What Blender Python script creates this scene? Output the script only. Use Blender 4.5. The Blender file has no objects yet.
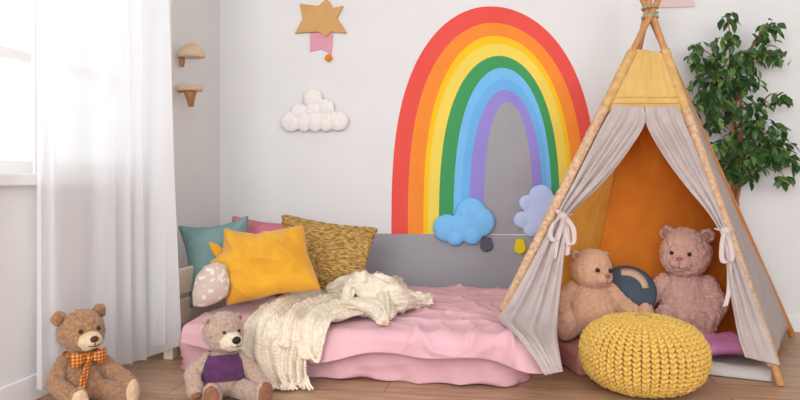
import bpy, bmesh, math, random
import numpy as np
from mathutils import Vector, Matrix, Euler, noise

random.seed(7)
rng = np.random.default_rng(7)
PI = math.pi
SC = bpy.context.scene
COL = SC.collection

# ------------------------------------------------------------------ camera
F, HY, CX, TH, H = 680.0, 177.0, 400.0, math.radians(9.2), 0.80
ct, st = math.cos(TH), math.sin(TH)
WY = 3.79          # back wall plane
WX = -1.69         # left wall plane
CEIL = 2.65


def ray(px, py):
    u = (px - CX) / F
    return np.array([u * ct - st, u * st + ct, (HY - py) / F])


O = np.array([0, 0, H])
def atY(px, py, Y): d = ray(px, py); return O + d * (Y / d[1])
def atX(px, py, X): d = ray(px, py); return O + d * (X / d[0])
def atZ(px, py, Z): d = ray(px, py); return O + d * ((Z - H) / d[2])
def atD(px, py, D): return O + ray(px, py) * D
def atP(px, py, p0, n): d = ray(px, py); return O + d * (np.dot(p0 - O, n) / np.dot(d, n))
def depth_of(p): return -st * p[0] + ct * p[1]


cam = bpy.data.cameras.new('camera')
camo = bpy.data.objects.new('camera', cam)
COL.objects.link(camo)
camo.location = (0, 0, H)
camo.rotation_euler = (PI / 2, 0, TH)
cam.sensor_width = 36
cam.lens = 36 * F / 800
cam.shift_y = -(200 - HY) / 800
cam.clip_start = 0.05
SC.camera = camo


# ------------------------------------------------------------------ materials
def lin(c):
    c = c / 255.0
    return c / 12.92 if c <= 0.04045 else ((c + 0.055) / 1.055) ** 2.4


def rgb(c): return (lin(c[0]), lin(c[1]), lin(c[2]), 1)


def nd(m, typ, **kw):
    n = m.node_tree.nodes.new(typ)
    for k, v in kw.items():
        if k.startswith('i_'):
            n.inputs[k[2:].replace('_', ' ')].default_value = v
        else:
            setattr(n, k, v)
    return n


def lk(m, a, b): m.node_tree.links.new(a, b)


def mat(name, col, col2=None, nscale=20, rough=0.85, bump=0.0, bscale=200, bdist=0.002, sheen=0.0,
        transl=0.0, transp=0.0, coord='Object', detail=3, lo=0.35, hi=0.65, stretch=None, metal=0.0, spec=0.3):
    m = bpy.data.materials.new(name)
    m.use_nodes = True
    b = m.node_tree.nodes['Principled BSDF']
    b.inputs['Base Color'].default_value = rgb(col)
    b.inputs['Roughness'].default_value = rough
    b.inputs['Metallic'].default_value = metal
    b.inputs['Specular IOR Level'].default_value = spec
    if sheen:
        b.inputs['Sheen Weight'].default_value = sheen
        b.inputs['Sheen Roughness'].default_value = 0.5
    tc = nd(m, 'ShaderNodeTexCoord')
    src = tc.outputs[coord]
    if stretch:
        mp = nd(m, 'ShaderNodeMapping')
        mp.inputs['Scale'].default_value = stretch
        lk(m, src, mp.inputs['Vector'])
        src = mp.outputs['Vector']
    colout = None
    if col2:
        n = nd(m, 'ShaderNodeTexNoise')
        n.inputs['Scale'].default_value = nscale
        n.inputs['Detail'].default_value = detail
        lk(m, src, n.inputs['Vector'])
        r = nd(m, 'ShaderNodeValToRGB')
        r.color_ramp.elements[0].position = lo
        r.color_ramp.elements[1].position = hi
        r.color_ramp.elements[0].color = rgb(col)
        r.color_ramp.elements[1].color = rgb(col2)
        lk(m, n.outputs['Fac'], r.inputs['Fac'])
        colout = r.outputs['Color']
        lk(m, colout, b.inputs['Base Color'])
    if bump:
        n2 = nd(m, 'ShaderNodeTexNoise')
        n2.inputs['Scale'].default_value = bscale
        n2.inputs['Detail'].default_value = 2
        lk(m, src, n2.inputs['Vector'])
        bp = nd(m, 'ShaderNodeBump')
        bp.inputs['Strength'].default_value = bump
        bp.inputs['Distance'].default_value = bdist
        lk(m, n2.outputs['Fac'], bp.inputs['Height'])
        lk(m, bp.outputs['Normal'], b.inputs['Normal'])
    out = m.node_tree.nodes['Material Output']
    sh = b.outputs['BSDF']
    if transl:
        t = nd(m, 'ShaderNodeBsdfTranslucent')
        t.inputs['Color'].default_value = rgb(col)
        if colout: lk(m, colout, t.inputs['Color'])
        mx = nd(m, 'ShaderNodeMixShader')
        mx.inputs[0].default_value = transl
        lk(m, sh, mx.inputs[1]); lk(m, t.outputs[0], mx.inputs[2])
        sh = mx.outputs[0]
    if transp:
        t = nd(m, 'ShaderNodeBsdfTransparent')
        mx = nd(m, 'ShaderNodeMixShader')
        mx.inputs[0].default_value = transp
        lk(m, sh, mx.inputs[1]); lk(m, t.outputs[0], mx.inputs[2])
        sh = mx.outputs[0]
    lk(m, sh, out.inputs['Surface'])
    return m


# ------------------------------------------------------------------ mesh helpers
class MB:
    def __init__(self):
        self.v, self.f, self.uv = [], [], {}
        self.n = 0

    def add(self, verts, faces):
        verts = np.asarray(verts, float).reshape(-1, 3)
        self.v.append(verts)
        b = self.n
        self.f.extend([tuple(i + b for i in f) for f in faces])
        self.n += len(verts)
        return b

    def grid(self, P, close_u=False, close_v=False):
        P = np.asarray(P, float)
        n, m = P.shape[:2]
        fs = []
        for i in range(n if close_u else n - 1):
            for j in range(m if close_v else m - 1):
                i2, j2 = (i + 1) % n, (j + 1) % m
                fs.append((i * m + j, i * m + j2, i2 * m + j2, i2 * m + j))
        return self.add(P.reshape(-1, 3), fs)

    def box(self, lo, hi, M=None):
        lo, hi = np.array(lo, float), np.array(hi, float)
        v = np.array([[x, y, z] for x in (lo[0], hi[0]) for y in (lo[1], hi[1]) for z in (lo[2], hi[2])])
        if M is not None:
            v = v @ np.array(M.to_3x3()).T + np.array(M.translation)
        self.add(v, [(0, 1, 3, 2), (4, 6, 7, 5), (0, 4, 5, 1), (2, 3, 7, 6), (0, 2, 6, 4), (1, 5, 7, 3)])

    def tube(self, pts, rad, seg=10, caps=True, flat=None):
        pts = np.asarray(pts, float)
        n = len(pts)
        if np.isscalar(rad): rad = [rad] * n
        tang = np.gradient(pts, axis=0)
        tang /= np.linalg.norm(tang, axis=1)[:, None] + 1e-12
        up = np.array([0, 0, 1.0]) if abs(tang[0][2]) < 0.9 else np.array([1.0, 0, 0])
        rings = []
        for i in range(n):
            a = np.cross(tang[i], up); a /= np.linalg.norm(a) + 1e-12
            bb = np.cross(a, tang[i])
            up = bb
            ang = np.arange(seg) * 2 * PI / seg
            rings.append(pts[i] + rad[i] * (np.cos(ang)[:, None] * a + (flat or 1) * np.sin(ang)[:, None] * bb))
        b = self.grid(np.array(rings), close_v=True)
        if caps:
            self.f.append(tuple(b + j for j in range(seg))[::-1])
            self.f.append(tuple(b + (n - 1) * seg + j for j in range(seg)))

    def ball(self, c, r, R=None, nu=20, nv=12):
        r = np.array([r] * 3 if np.isscalar(r) else r, float)
        P = []
        th = np.linspace(0, PI, nv + 1)[1:-1]
        ph = np.arange(nu) * 2 * PI / nu
        for t in th:
            P.append(np.stack([np.sin(t) * np.cos(ph), np.sin(t) * np.sin(ph), np.full(nu, np.cos(t))], 1))
        P = np.concatenate([np.array([[0, 0, 1.0]]), np.concatenate(P), np.array([[0, 0, -1.0]])])
        P = P * r
        if R is not None:
            P = P @ np.array(Euler(R).to_matrix()).T
        P = P + np.array(c, float)
        fs = []
        k = len(th)
        for j in range(nu):
            fs.append((0, 1 + j, 1 + (j + 1) % nu))
            fs.append((len(P) - 1, 1 + (k - 1) * nu + (j + 1) % nu, 1 + (k - 1) * nu + j))
        for i in range(k - 1):
            for j in range(nu):
                a, b2 = 1 + i * nu + j, 1 + i * nu + (j + 1) % nu
                fs.append((a, a + nu, b2 + nu, b2))
        self.add(P, fs)

    def mesh(self, name, smooth=True):
        me = bpy.data.meshes.new(name)
        v = np.concatenate(self.v)
        me.from_pydata([tuple(p) for p in v], [], self.f)
        bm = bmesh.new(); bm.from_mesh(me)
        bmesh.ops.recalc_face_normals(bm, faces=bm.faces)
        bm.to_mesh(me); bm.free()
        if smooth:
            me.polygons.foreach_set('use_smooth', [True] * len(me.polygons))
        me.update()
        return me

    def build(self, name, m, parent=None, smooth=True, bevel=0.0, solid=0.0, subsurf=0):
        return link(name, self.mesh(name, smooth), m, parent, bevel, solid, subsurf)


def link(name, me, m, parent=None, bevel=0.0, solid=0.0, subsurf=0):
    o = bpy.data.objects.new(name, me)
    COL.objects.link(o)
    if m: me.materials.append(m)
    if parent: o.parent = parent
    if solid:
        s = o.modifiers.new('solid', 'SOLIDIFY'); s.thickness = solid; s.offset = 0
    if subsurf:
        s = o.modifiers.new('sub', 'SUBSURF'); s.levels = subsurf; s.render_levels = subsurf
    if bevel:
        s = o.modifiers.new('bev', 'BEVEL'); s.width = bevel; s.segments = 2; s.limit_method = 'ANGLE'
    return o


def thing(name, label, cat, loc=(0, 0, 0), rz=0, group=None):
    o = bpy.data.objects.new(name, None)
    COL.objects.link(o)
    o.empty_display_size = 0.05
    o.location = tuple(loc); o.rotation_euler = (0, 0, rz)
    o['label'] = label; o['category'] = cat
    if group: o['group'] = group
    return o


def tag(o, label, cat, group=None):
    o['label'] = label; o['category'] = cat
    if group: o['group'] = group
    return o


def struct(o): o['kind'] = 'structure'; return o


def ridged(x, y, s, seed):
    return 1 - abs(2 * noise.noise(Vector((x * s, y * s, seed))))


def nz(p, s=1.0, off=0.0):
    return noise.noise(Vector((p[0] * s + off, p[1] * s + off * 1.7, p[2] * s - off)))


def displace(me, fn):
    n = len(me.vertices)
    co = np.empty(n * 3); me.vertices.foreach_get('co', co); co = co.reshape(-1, 3)
    no = np.empty(n * 3); me.vertices.foreach_get('normal', no); no = no.reshape(-1, 3)
    d = np.array([fn(p) for p in co])
    co = co + no * d[:, None]
    me.vertices.foreach_set('co', co.reshape(-1)); me.update()


def blob_mesh(elems, voxel, smooth=6, disp=None):
    """one continuous soft surface around overlapping ellipsoids"""
    mb = MB()
    for e in elems:
        mb.ball(e[0], e[1], e[2] if len(e) > 2 else None)
    me = mb.mesh('blob')
    o = bpy.data.objects.new('blob', me); COL.objects.link(o)
    r = o.modifiers.new('r', 'REMESH'); r.mode = 'VOXEL'; r.voxel_size = voxel
    if smooth:
        s = o.modifiers.new('s', 'SMOOTH'); s.factor = 0.5; s.iterations = smooth
    dg = bpy.context.evaluated_depsgraph_get(); dg.update()
    out = bpy.data.meshes.new_from_object(o.evaluated_get(dg))
    bpy.data.objects.remove(o); bpy.data.meshes.remove(me)
    out.polygons.foreach_set('use_smooth', [True] * len(out.polygons))
    if disp: displace(out, disp)
    out.materials.clear()
    return out


def chain(pts, rads, n=8):
    pts = [np.array(p, float) for p in pts]
    el = []
    for i in range(len(pts) - 1):
        for k in range(n):
            t = k / n
            el.append((pts[i] * (1 - t) + pts[i + 1] * t, rads[i] * (1 - t) + rads[i + 1] * t))
    el.append((pts[-1], rads[-1]))
    return el


def smoothpath(pts, n=24):
    pts = np.array(pts, float)
    k = len(pts)
    P = np.vstack([2 * pts[0] - pts[1], pts, 2 * pts[-1] - pts[-2]])
    out = []
    for t in np.linspace(0, k - 1 - 1e-9, n):
        i = int(t); f = t - i
        p0, p1, p2, p3 = P[i], P[i + 1], P[i + 2], P[i + 3]
        out.append(0.5 * (2 * p1 + (p2 - p0) * f + (2 * p0 - 5 * p1 + 4 * p2 - p3) * f * f + (3 * p1 - p0 - 3 * p2 + p3) * f ** 3))
    return np.array(out)


def outline_pillow(outline, T, rings=26, nang=160, power=2.2, wr=0.0, wscale=14, seed=0.0, round_=2, bottom=True):
    """soft stuffed shape from an outline polygon in local XZ (front = -Y)"""
    poly = np.array(outline, float)
    c = poly.mean(0)
    # resample polygon perimeter
    q = np.vstack([poly, poly[:1]])
    seg = np.linalg.norm(np.diff(q, axis=0), axis=1); L = np.concatenate([[0], np.cumsum(seg)])
    tt = np.linspace(0, L[-1], nang, endpoint=False)
    B = np.stack([np.interp(tt, L, q[:, 0]), np.interp(tt, L, q[:, 1])], 1)
    for _ in range(round_):
        B = 0.25 * np.roll(B, 1, 0) + 0.5 * B + 0.25 * np.roll(B, -1, 0)
    Rm = np.linalg.norm(B - c, axis=1).max()
    ss = np.linspace(0.0, 1, rings) ** 0.8
    Fp, Bp = [], []
    for s in ss:
        xz = c + (B - c) * s
        h = T * (max(0.0, 1 - s ** power)) ** 0.62
        row_f, row_b = [], []
        for x, z in xz:
            w = wr * noise.noise(Vector((x * wscale + seed, z * wscale, seed))) * (1 - s ** 8)
            w += wr * 0.5 * noise.noise(Vector((x * wscale * 2.3 + seed, z * wscale * 2.3, seed + 3))) * (1 - s ** 8)
            row_f.append((x, -h - w, z)); row_b.append((x, h + w, z))
        Fp.append(row_f); Bp.append(row_b)
    mb = MB()
    G = np.array(Fp[::1] + Bp[::-1][1:])
    mb.grid(G, close_v=True)
    return mb


def frame_matrix(center, normal, roll=0.0):
    """local -Y -> normal, local Z up-ish"""
    y = -Vector(normal).normalized()
    z = Vector((0, 0, 1))
    x = y.cross(z).normalized(); z = x.cross(y)
    M = Matrix((x, y, z)).transposed().to_4x4()
    return Matrix.Translation(Vector(center)) @ M @ Matrix.Rotation(roll, 4, 'Y')


# ------------------------------------------------------------------ ROOM
wall_m = mat('wall_paint', (232, 232, 232), (229, 229, 229), nscale=3, rough=0.9, bump=0.05, bscale=300)
grey_m = mat('grey_paint', (166, 166, 171), (162, 162, 168), nscale=3, rough=0.85)
white_m = mat('white_gloss_paint', (240, 240, 240), rough=0.45)

# floor planks
fm = bpy.data.materials.new('oak_planks'); fm.use_nodes = True
bs = fm.node_tree.nodes['Principled BSDF']; bs.inputs['Roughness'].default_value = 0.42
tc = nd(fm, 'ShaderNodeTexCoord')
br = nd(fm, 'ShaderNodeTexBrick'); br.offset = 0.37
for k, v in (('Scale', 1.0), ('Mortar Size', 0.0022), ('Brick Width', 1.25), ('Row Height', 0.155), ('Bias', 0.0)):
    br.inputs[k].default_value = v
br.inputs['Color1'].default_value = rgb((206, 172, 142)); br.inputs['Color2'].default_value = rgb((192, 154, 124))
br.inputs['Mortar'].default_value = rgb((140, 106, 80))
lk(fm, tc.outputs['Object'], br.inputs['Vector'])
mp = nd(fm, 'ShaderNodeMapping'); mp.inputs['Scale'].default_value = (2.0, 26, 1)
lk(fm, tc.outputs['Object'], mp.inputs['Vector'])
n1 = nd(fm, 'ShaderNodeTexNoise'); n1.inputs['Scale'].default_value = 2.2; n1.inputs['Detail'].default_value = 6
n1.inputs['Distortion'].default_value = 1.0
lk(fm, mp.outputs[0], n1.inputs['Vector'])
r1 = nd(fm, 'ShaderNodeValToRGB'); r1.color_ramp.elements[0].position = .3; r1.color_ramp.elements[1].position = .72
r1.color_ramp.elements[0].color = rgb((196, 176, 160)); r1.color_ramp.elements[1].color = (1, 1, 1, 1)
lk(fm, n1.outputs['Fac'], r1.inputs['Fac'])
mx = nd(fm, 'ShaderNodeMix', data_type='RGBA', blend_type='MULTIPLY'); mx.inputs[0].default_value = 0.85
lk(fm, br.outputs['Color'], mx.inputs[6]); lk(fm, r1.outputs['Color'], mx.inputs[7])
lk(fm, mx.outputs[2], bs.inputs['Base Color'])

YF = -1.6   # open end of the room behind the camera
XR = 2.9
m = MB(); m.box((WX - .2, YF, -.1), (XR + .1, WY + .1, 0)); struct(m.build('floor', fm, smooth=False))
m = MB(); m.box((WX - .2, WY, 0), (XR + .1, WY + .1, CEIL)); struct(m.build('wall_back', wall_m, smooth=False))
m = MB(); m.box((XR, YF, 0), (XR + .1, WY, CEIL)); struct(m.build('wall_right', wall_m, smooth=False))
m = MB(); m.box((WX - .2, YF, CEIL), (XR + .1, WY + .1, CEIL + .1)); struct(m.build('ceiling', wall_m, smooth=False))
# left wall with window opening
WY0, WY1, WZ0, WZ1 = 0.75, 2.93, 0.80, 2.35
m = MB()
m.box((WX - .2, YF, 0), (WX, WY, WZ0))
m.box((WX - .2, YF, WZ1), (WX, WY, CEIL))
m.box((WX - .2, YF, WZ0), (WX, WY0, WZ1))
m.box((WX - .2, WY1, WZ0), (WX, WY, WZ1))
struct(m.build('wall_left', wall_m, smooth=False))
m = MB(); m.box((WX, YF, 0), (WX + .014, WY, .095)); struct(m.build('baseboard_left', white_m, smooth=False, bevel=.005))
m = MB(); m.box((.95, WY - .014, 0), (XR, WY, .088)); struct(m.build('baseboard_back', white_m, smooth=False, bevel=.005))

# window
win = bpy.data.objects.new('window_1', None); COL.objects.link(win); struct(win); win.location = (WX, WY0, WZ0)
def wbox(m, lo, hi): m.box(np.array(lo) - np.array([WX, WY0, WZ0]), np.array(hi) - np.array([WX, WY0, WZ0]))
ymul = atX(37, 100, WX - .1)[1]
ztr = atX(20, 57, WX - .1)[2]
m = MB()
xo, xi = WX - .13, WX - .07
wbox(m, (xo, WY0, WZ0), (xi, WY1, WZ0 + .06)); wbox(m, (xo, WY0, WZ1 - .06), (xi, WY1, WZ1))
wbox(m, (xo, WY0, WZ0), (xi, WY0 + .06, WZ1)); wbox(m, (xo, WY1 - .06, WZ0), (xi, WY1, WZ1))
m.build('window_frame', white_m, win, smooth=False, bevel=.004)
m = MB(); wbox(m, (xo - .005, ymul - .06, WZ0), (xi + .005, ymul + .06, WZ1)); m.build('mullion', white_m, win, smooth=False, bevel=.004)
m = MB()
wbox(m, (xo + .005, WY0, ztr - .02), (xi - .005, WY1, ztr + .02)); m.build('transom_bar', white_m, win, smooth=False, bevel=.003)
gl = bpy.data.materials.new('window_glass'); gl.use_nodes = True
g = gl.node_tree.nodes['Principled BSDF']; g.inputs['Transmission Weight'].default_value = 1; g.inputs['Roughness'].default_value = 0; g.inputs['IOR'].default_value = 1.45
t = nd(gl, 'ShaderNodeBsdfTransparent'); mxs = nd(gl, 'ShaderNodeMixShader'); mxs.inputs[0].default_value = .93
lk(gl, g.outputs[0], mxs.inputs[1]); lk(gl, t.outputs[0], mxs.inputs[2])
lk(gl, mxs.outputs[0], gl.node_tree.nodes['Material Output'].inputs['Surface'])
m = MB(); wbox(m, (WX - .102, WY0 + .05, WZ0 + .05), (WX - .098, WY1 - .05, WZ1 - .05)); m.build('window_pane', gl, win, smooth=False)
m = MB(); wbox(m, (WX - .07, WY0 - .05, WZ0 - .03), (WX + .035, WY1 + .04, WZ0 + .012)); m.build('window_sill', white_m, win, smooth=False, bevel=.005)

# grey painted panel low on the back wall (behind the bed)
gx0, gx1 = atY(300, 234, WY)[0], atY(640, 234, WY)[0]
gz = atY(450, 234.5, WY)[2]
m = MB(); m.box((gx0, WY - .003, 0), (gx1, WY, gz)); struct(m.build('trim_1', grey_m, smooth=False))

# ------------------------------------------------------------------ RAINBOW
def rain_curve(xl, xr, xa, ya, n=60, yb=234):
    pts = []
    tl = np.concatenate([np.linspace(1, .12, n // 2, endpoint=False), .12 * (np.linspace(1, 0, n // 2)) ** 2])
    for t in tl:
        f = (1 - (1 - t) ** 2.9) ** .5
        pts.append((xa - (xa - xl) * f, ya + (yb - ya) * t))
    for t in tl[::-1][1:]:
        f = (1 - (1 - t) ** 2.9) ** .5
        pts.append((xa + (xr - xa) * f, ya + (yb - ya) * t))
    return pts
rb = thing('rainbow_mural', 'large painted rainbow arch on the back wall between bed and tent', 'rainbow mural', (atY(490, 234, WY)))
rbl = np.array(rb.location)
bands = [  # xl, xr, xa, ya of outer edge, colour
    (391.5, 597.5, 490, 6.5, (231, 84, 74), 'red band'),
    (408, 585, 492, 23, (243, 141, 52), 'orange band'),
    (423.5, 573, 494, 36, (250, 196, 28), 'deep yellow band'),
    (428, 569, 496, 44, (238, 212, 92), 'pale yellow band'),
    (439, 560, 499, 56, (66, 153, 92), 'green band'),
    (453.5, 552, 502, 68, (118, 190, 240), 'sky blue band'),
    (461, 548, 504, 79, (108, 178, 234), 'mid blue band'),
    (469, 543, 505, 90, (148, 136, 212), 'violet band'),
    (483.5, 533, 507, 102, (160, 160, 166), 'grey centre of the arch')]
for i, (xl, xr, xa, ya, c, lab) in enumerate(bands):
    A = rain_curve(xl, xr, xa, ya)
    yw = WY - .0045
    m = MB()
    if i < len(bands) - 1:
        Bc = rain_curve(*bands[i + 1][:4])
    else:
        Bc = [(508, max(y, 200) if False else y) for x, y in A]
    PA = np.array([atY(x, y, WY) for x, y in A]) - rbl
    PB = np.array([atY(x, y, WY) for x, y in Bc]) - rbl
    yo = np.array([0, -.0035, 0]); yz = np.array([0, 0, 0])
    yz = np.array([0, -.0008, 0])
    ring = [PA * [1, 0, 1] + yz, PA * [1, 0, 1] + yo, PB * [1, 0, 1] + yo, PB * [1, 0, 1] + yz]
    m.grid(np.array(ring))
    o = m.build('arch_band' if i < 8 else 'arch_centre', mat('rainbow_' + str(i), c, tuple(min(255, int(v * 1.03) + 1) for v in c), nscale=6, rough=.75), rb, smooth=False)
    o['label'] = lab

# ------------------------------------------------------------------ WALL DECOR
def wall_blob(name, label, cat, lobes, Y, thick, m_, voxel=.004, smooth=4, disp=None, flat=.5, group=None):
    cx = sum(l[0] for l in lobes) / len(lobes); cy = sum(l[1] for l in lobes) / len(lobes)
    c0 = atY(cx, cy, Y)
    el = []
    for l in lobes:
        p = atY(l[0], l[1], Y) - c0
        r = l[2] * depth_of(atY(l[0], l[1], Y)) / F
        rz_ = (l[3] if len(l) > 3 else l[2]) * depth_of(atY(l[0], l[1], Y)) / F
        el.append((p, (r, min(r, rz_) * 0 + thick, rz_)))
    me = blob_mesh(el, voxel, smooth, disp)
    o = link(name, me, m_)
    o.location = c0
    return tag(o, label, cat, group)

cloudw = mat('white_plush', (246, 242, 238), (240, 234, 229), nscale=60, rough=.95, bump=.5, bscale=350, sheen=.2)
wall_blob('hanging_cloud', 'white stuffed cloud hanging on the wall below the wooden star', 'cloud decoration',
          [(291, 122, 11, 10), (299, 112, 9, 9), (313, 98, 10, 10), (326, 108, 9, 9), (338, 121, 11, 10), (304, 122, 8, 10), (315, 120, 9, 12), (326, 122, 8, 10), (313, 110, 9)],
          WY - .028, .026, cloudw, voxel=.0028, smooth=3, disp=lambda p: .0015 * nz(p, 60))
bluef = mat('blue_felt', (130, 198, 250), (124, 193, 247), nscale=30, rough=.9, bump=.3, bscale=300)
wall_blob('hanging_cloud', 'sky blue puffy cloud on the rainbow by the bed side', 'cloud decoration',
          [(471, 213, 15.5), (447, 228, 14), (480, 222, 15), (455, 236, 10), (472, 235, 10), (463, 226, 14)], WY - .03, .026, bluef, smooth=5)
perif = mat('periwinkle_felt', (196, 214, 253), (192, 210, 251), nscale=30, rough=.9, bump=.2, bscale=300)
wall_blob('hanging_cloud', 'pale lilac cloud on the wall behind the left tent pole', 'cloud decoration',
          [(541, 197, 12.5), (527, 203, 8), (522, 220, 8.5), (553, 208, 13), (536, 218, 14), (531, 229, 8), (550, 224, 14), (538, 208, 14), (545, 215, 15)], WY - .020, .0125, perif, voxel=.003, smooth=14)

star_m = mat('ochre_felt', (214, 170, 110), (208, 162, 102), nscale=12, rough=.8, bump=.15, bscale=250)
pinkr = mat('pink_ribbon', (222, 160, 176), rough=.85)
st_o = thing('hanging_star', 'ochre six pointed star with pink ribbon and orange pompom on wall', 'star decoration', atY(320, 25, WY - .012))
sl = np.array(st_o.location)
def flat_shape(pts, Y, thick, parent, name, m_, origin, bevel=.003):
    P = np.array([atY(x, y, Y) for x, y in pts]) - origin
    n = len(P)
    m = MB()
    m.add(np.vstack([P + [0, -thick / 2, 0], P + [0, thick / 2, 0]]),
          [tuple(range(n)), tuple(range(n, 2 * n))[::-1]] + [(i, (i + 1) % n, n + (i + 1) % n, n + i) for i in range(n)])
    return m.build(name, m_, parent, smooth=False, bevel=bevel)
flat_shape([(327, -2), (333, 8), (343.5, 6), (337, 18), (347, 33.5), (331, 32), (327, 37), (318, 32), (295, 33.5), (303, 19), (300, 4), (319, 6)], WY - .012, .02, st_o, 'star', star_m, sl, .004)
flat_shape([(310.5, 33), (333, 33), (331.5, 55), (321.5, 49), (310, 52)], WY - .006, .007, st_o, 'ribbon', pinkr, sl, .001)
m = MB(); m.ball(atY(328.5, 58, WY - .02) - sl, .02)
me = m.mesh('pompom'); displace(me, lambda p: .003 * nz(p, 150)); link('pompom', me, mat('orange_pompom', (240, 156, 28), (225, 130, 20), nscale=200, rough=.95), st_o)

# string with hanging drops
gar = thing('hanging_garland', 'thin white string with purple and yellow drops on grey wall', 'garland', atY(500, 237, WY - .02))
gl0 = np.array(gar.location)
Pst = [atY(x, y, WY - .012) - gl0 for x, y in [(485, 235.5), (491, 237.2), (500, 238), (520, 237.8), (545, 236.5), (570, 236)]]
m = MB(); m.tube(smoothpath(Pst, 30), .0011, 6); m.build('string', mat('white_string', (225, 222, 220)), gar)
def drop(cx, cy, w, h, c, lab):
    pts = [(cx - w * .55, cy - h * .75), (cx + w * .55, cy - h * .75), (cx + w * .95, cy + h * .25), (cx + w * .75, cy + h * .75), (cx, cy + h), (cx - w * .75, cy + h * .75), (cx - w * .95, cy + h * .25)]
    o = flat_shape(pts, WY - .018, .012, gar, 'drop', mat('drop_felt', c, rough=.9), gl0, .005)
    o['label'] = lab
drop(486.5, 243.5, 7, 8.5, (92, 88, 108), 'dark purple drop'); drop(520, 245.5, 6.5, 9, (238, 214, 40), 'yellow drop')

# pale pink pennant at the top behind the tent poles
o = flat_shape([(661, -14), (690, -14), (695, 6.5), (659, 7.5)], WY - .01, .004, None, 'hanging_pennant', mat('pale_pink_felt', (226, 200, 198), rough=.9), np.zeros(3), 0)
c0 = np.array([v.co[:] for v in o.data.vertices]).mean(0)
for v in o.data.vertices: v.co -= Vector(c0)
o.location = c0
tag(o, 'pale pink pennant on the back wall just above the tent tip', 'pennant')

# mushroom shelves on the left wall
capm = mat('pale_birch', (226, 200, 172), (216, 188, 158), nscale=15, rough=.6, stretch=(1, 1, 6))
pegm = mat('oak_wood', (186, 132, 86), (164, 112, 70), nscale=14, rough=.55, stretch=(4, 4, 1))
HX = WX + .078
c = atX(191.5, 57, HX)
s1 = thing('wall_hook', 'pale mushroom shaped wooden wall hook, upper of two by the curtain', 'wall hook', c, 0, 'wooden hooks on the left wall')
R_ = 14 * depth_of(c) / F
m = MB()
prof = [(0, 1.0), (.25, .97), (.5, .86), (.72, .68), (.88, .44), (.97, .18), (1.0, .03), (.97, -.03), (.6, -.03), (0, -.03)]
P = np.array([[(max(R_ * r * math.cos(a), WX - c[0] + .0005), .8 * R_ * r * math.sin(a), R_ * h) for a in np.linspace(0, 2 * PI, 40, endpoint=False)] for r, h in prof])
m.grid(P, close_v=True); m.build('cap', capm, s1)
m = MB(); m.tube([(-.052, 0, -.002), (-.052, 0, -.024), (-.053, 0, -.048)], [.016, .014, .011], 14); m.build('stem', pegm, s1)
c = atX(190, 88, HX)
s2 = thing('wall_hook', 'flat topped brown wooden wall hook with tapered stem, lower of two', 'wall hook', c, 0, 'wooden hooks on the left wall')
R2 = 13.5 * depth_of(c) / F
prof = [(0, .016), (.93, .014), (1, .006), (1, -.008), (.92, -.016), (0, -.016)]
P = np.array([[(max(R2 * r * math.cos(a), WX - c[0] + .0005), .75 * R2 * r * math.sin(a), h) for a in np.linspace(0, 2 * PI, 40, endpoint=False)] for r, h in prof])
m = MB(); m.grid(P, close_v=True); m.build('shelf_board', capm, s2)
m = MB(); m.tube([(.0, 0, -.014), (.002, 0, -.035), (.004, 0, -.06), (.006, 0, -.095)], [.034, .028, .020, .013], 16); m.build('stem', pegm, s2)
m = MB(); m.ball((-.052, 0, -.012), (.015, .015, .014)); m.build('knob', pegm, s2)

# ------------------------------------------------------------------ CURTAIN
curt_m = mat('sheer_voile', (250, 250, 252), rough=.9, transl=.62, transp=.13, spec=.1)
bot = [(36, 391, -1.615), (60, 384, -1.61), (95, 374, -1.60), (130, 364, -1.56), (155, 356, -1.50), (177, 345.5, -1.42)]
Bp = np.array([atX(a, b, x) for a, b, x in bot])
tops = [(35, -1.59), (62, -1.59), (92, -1.58), (122, -1.565), (143, -1.55), (160, -1.53)]
Tp = []
for a, x in tops:
    p = atX(a, 0, x); Tp.append((p[0], p[1], 2.45))
Tp = np.array(Tp)
# the far end folds back towards the wall
Bp = np.vstack([Bp, [[-1.50, 2.705, .085], [-1.572, 2.79, .09], [-1.59, 2.95, .09], [-1.60, 3.05, .09]]]); Tp = np.vstack([Tp, [[-1.55, 2.88, 2.45], [-1.57, 2.92, 2.45], [-1.60, 2.98, 2.45], [-1.61, 3.06, 2.45]]])
NS, NT = 420, 60
Bs, Ts = smoothpath(Bp, NS), smoothpath(Tp, NS)
G = np.zeros((NT, NS, 3))
for j in range(NS):
    s = j / (NS - 1)
    for i in range(NT):
        t = i / (NT - 1)
        p = Ts[j] * (1 - t) + Bs[j] * t
        w = s * 10 + .45 * math.sin(s * 19) + .12 * math.sin(3 * t + 9 * s)
        amp = (.008 + .014 * t) * (.55 + .6 * abs(math.sin(s * 8.3 + .4)))
        dx = amp * math.sin(2 * PI * w) + .003 * math.sin(2 * PI * (w * 2.3 + t))
        G[i, j] = p + np.array([dx, -dx * .35, (.006 * math.sin(2 * PI * w + 1)) * t])
m = MB(); m.grid(G)
o = m.build('curtain', curt_m); tag(o, 'long white sheer curtain hanging in front of the window', 'curtain')

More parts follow.
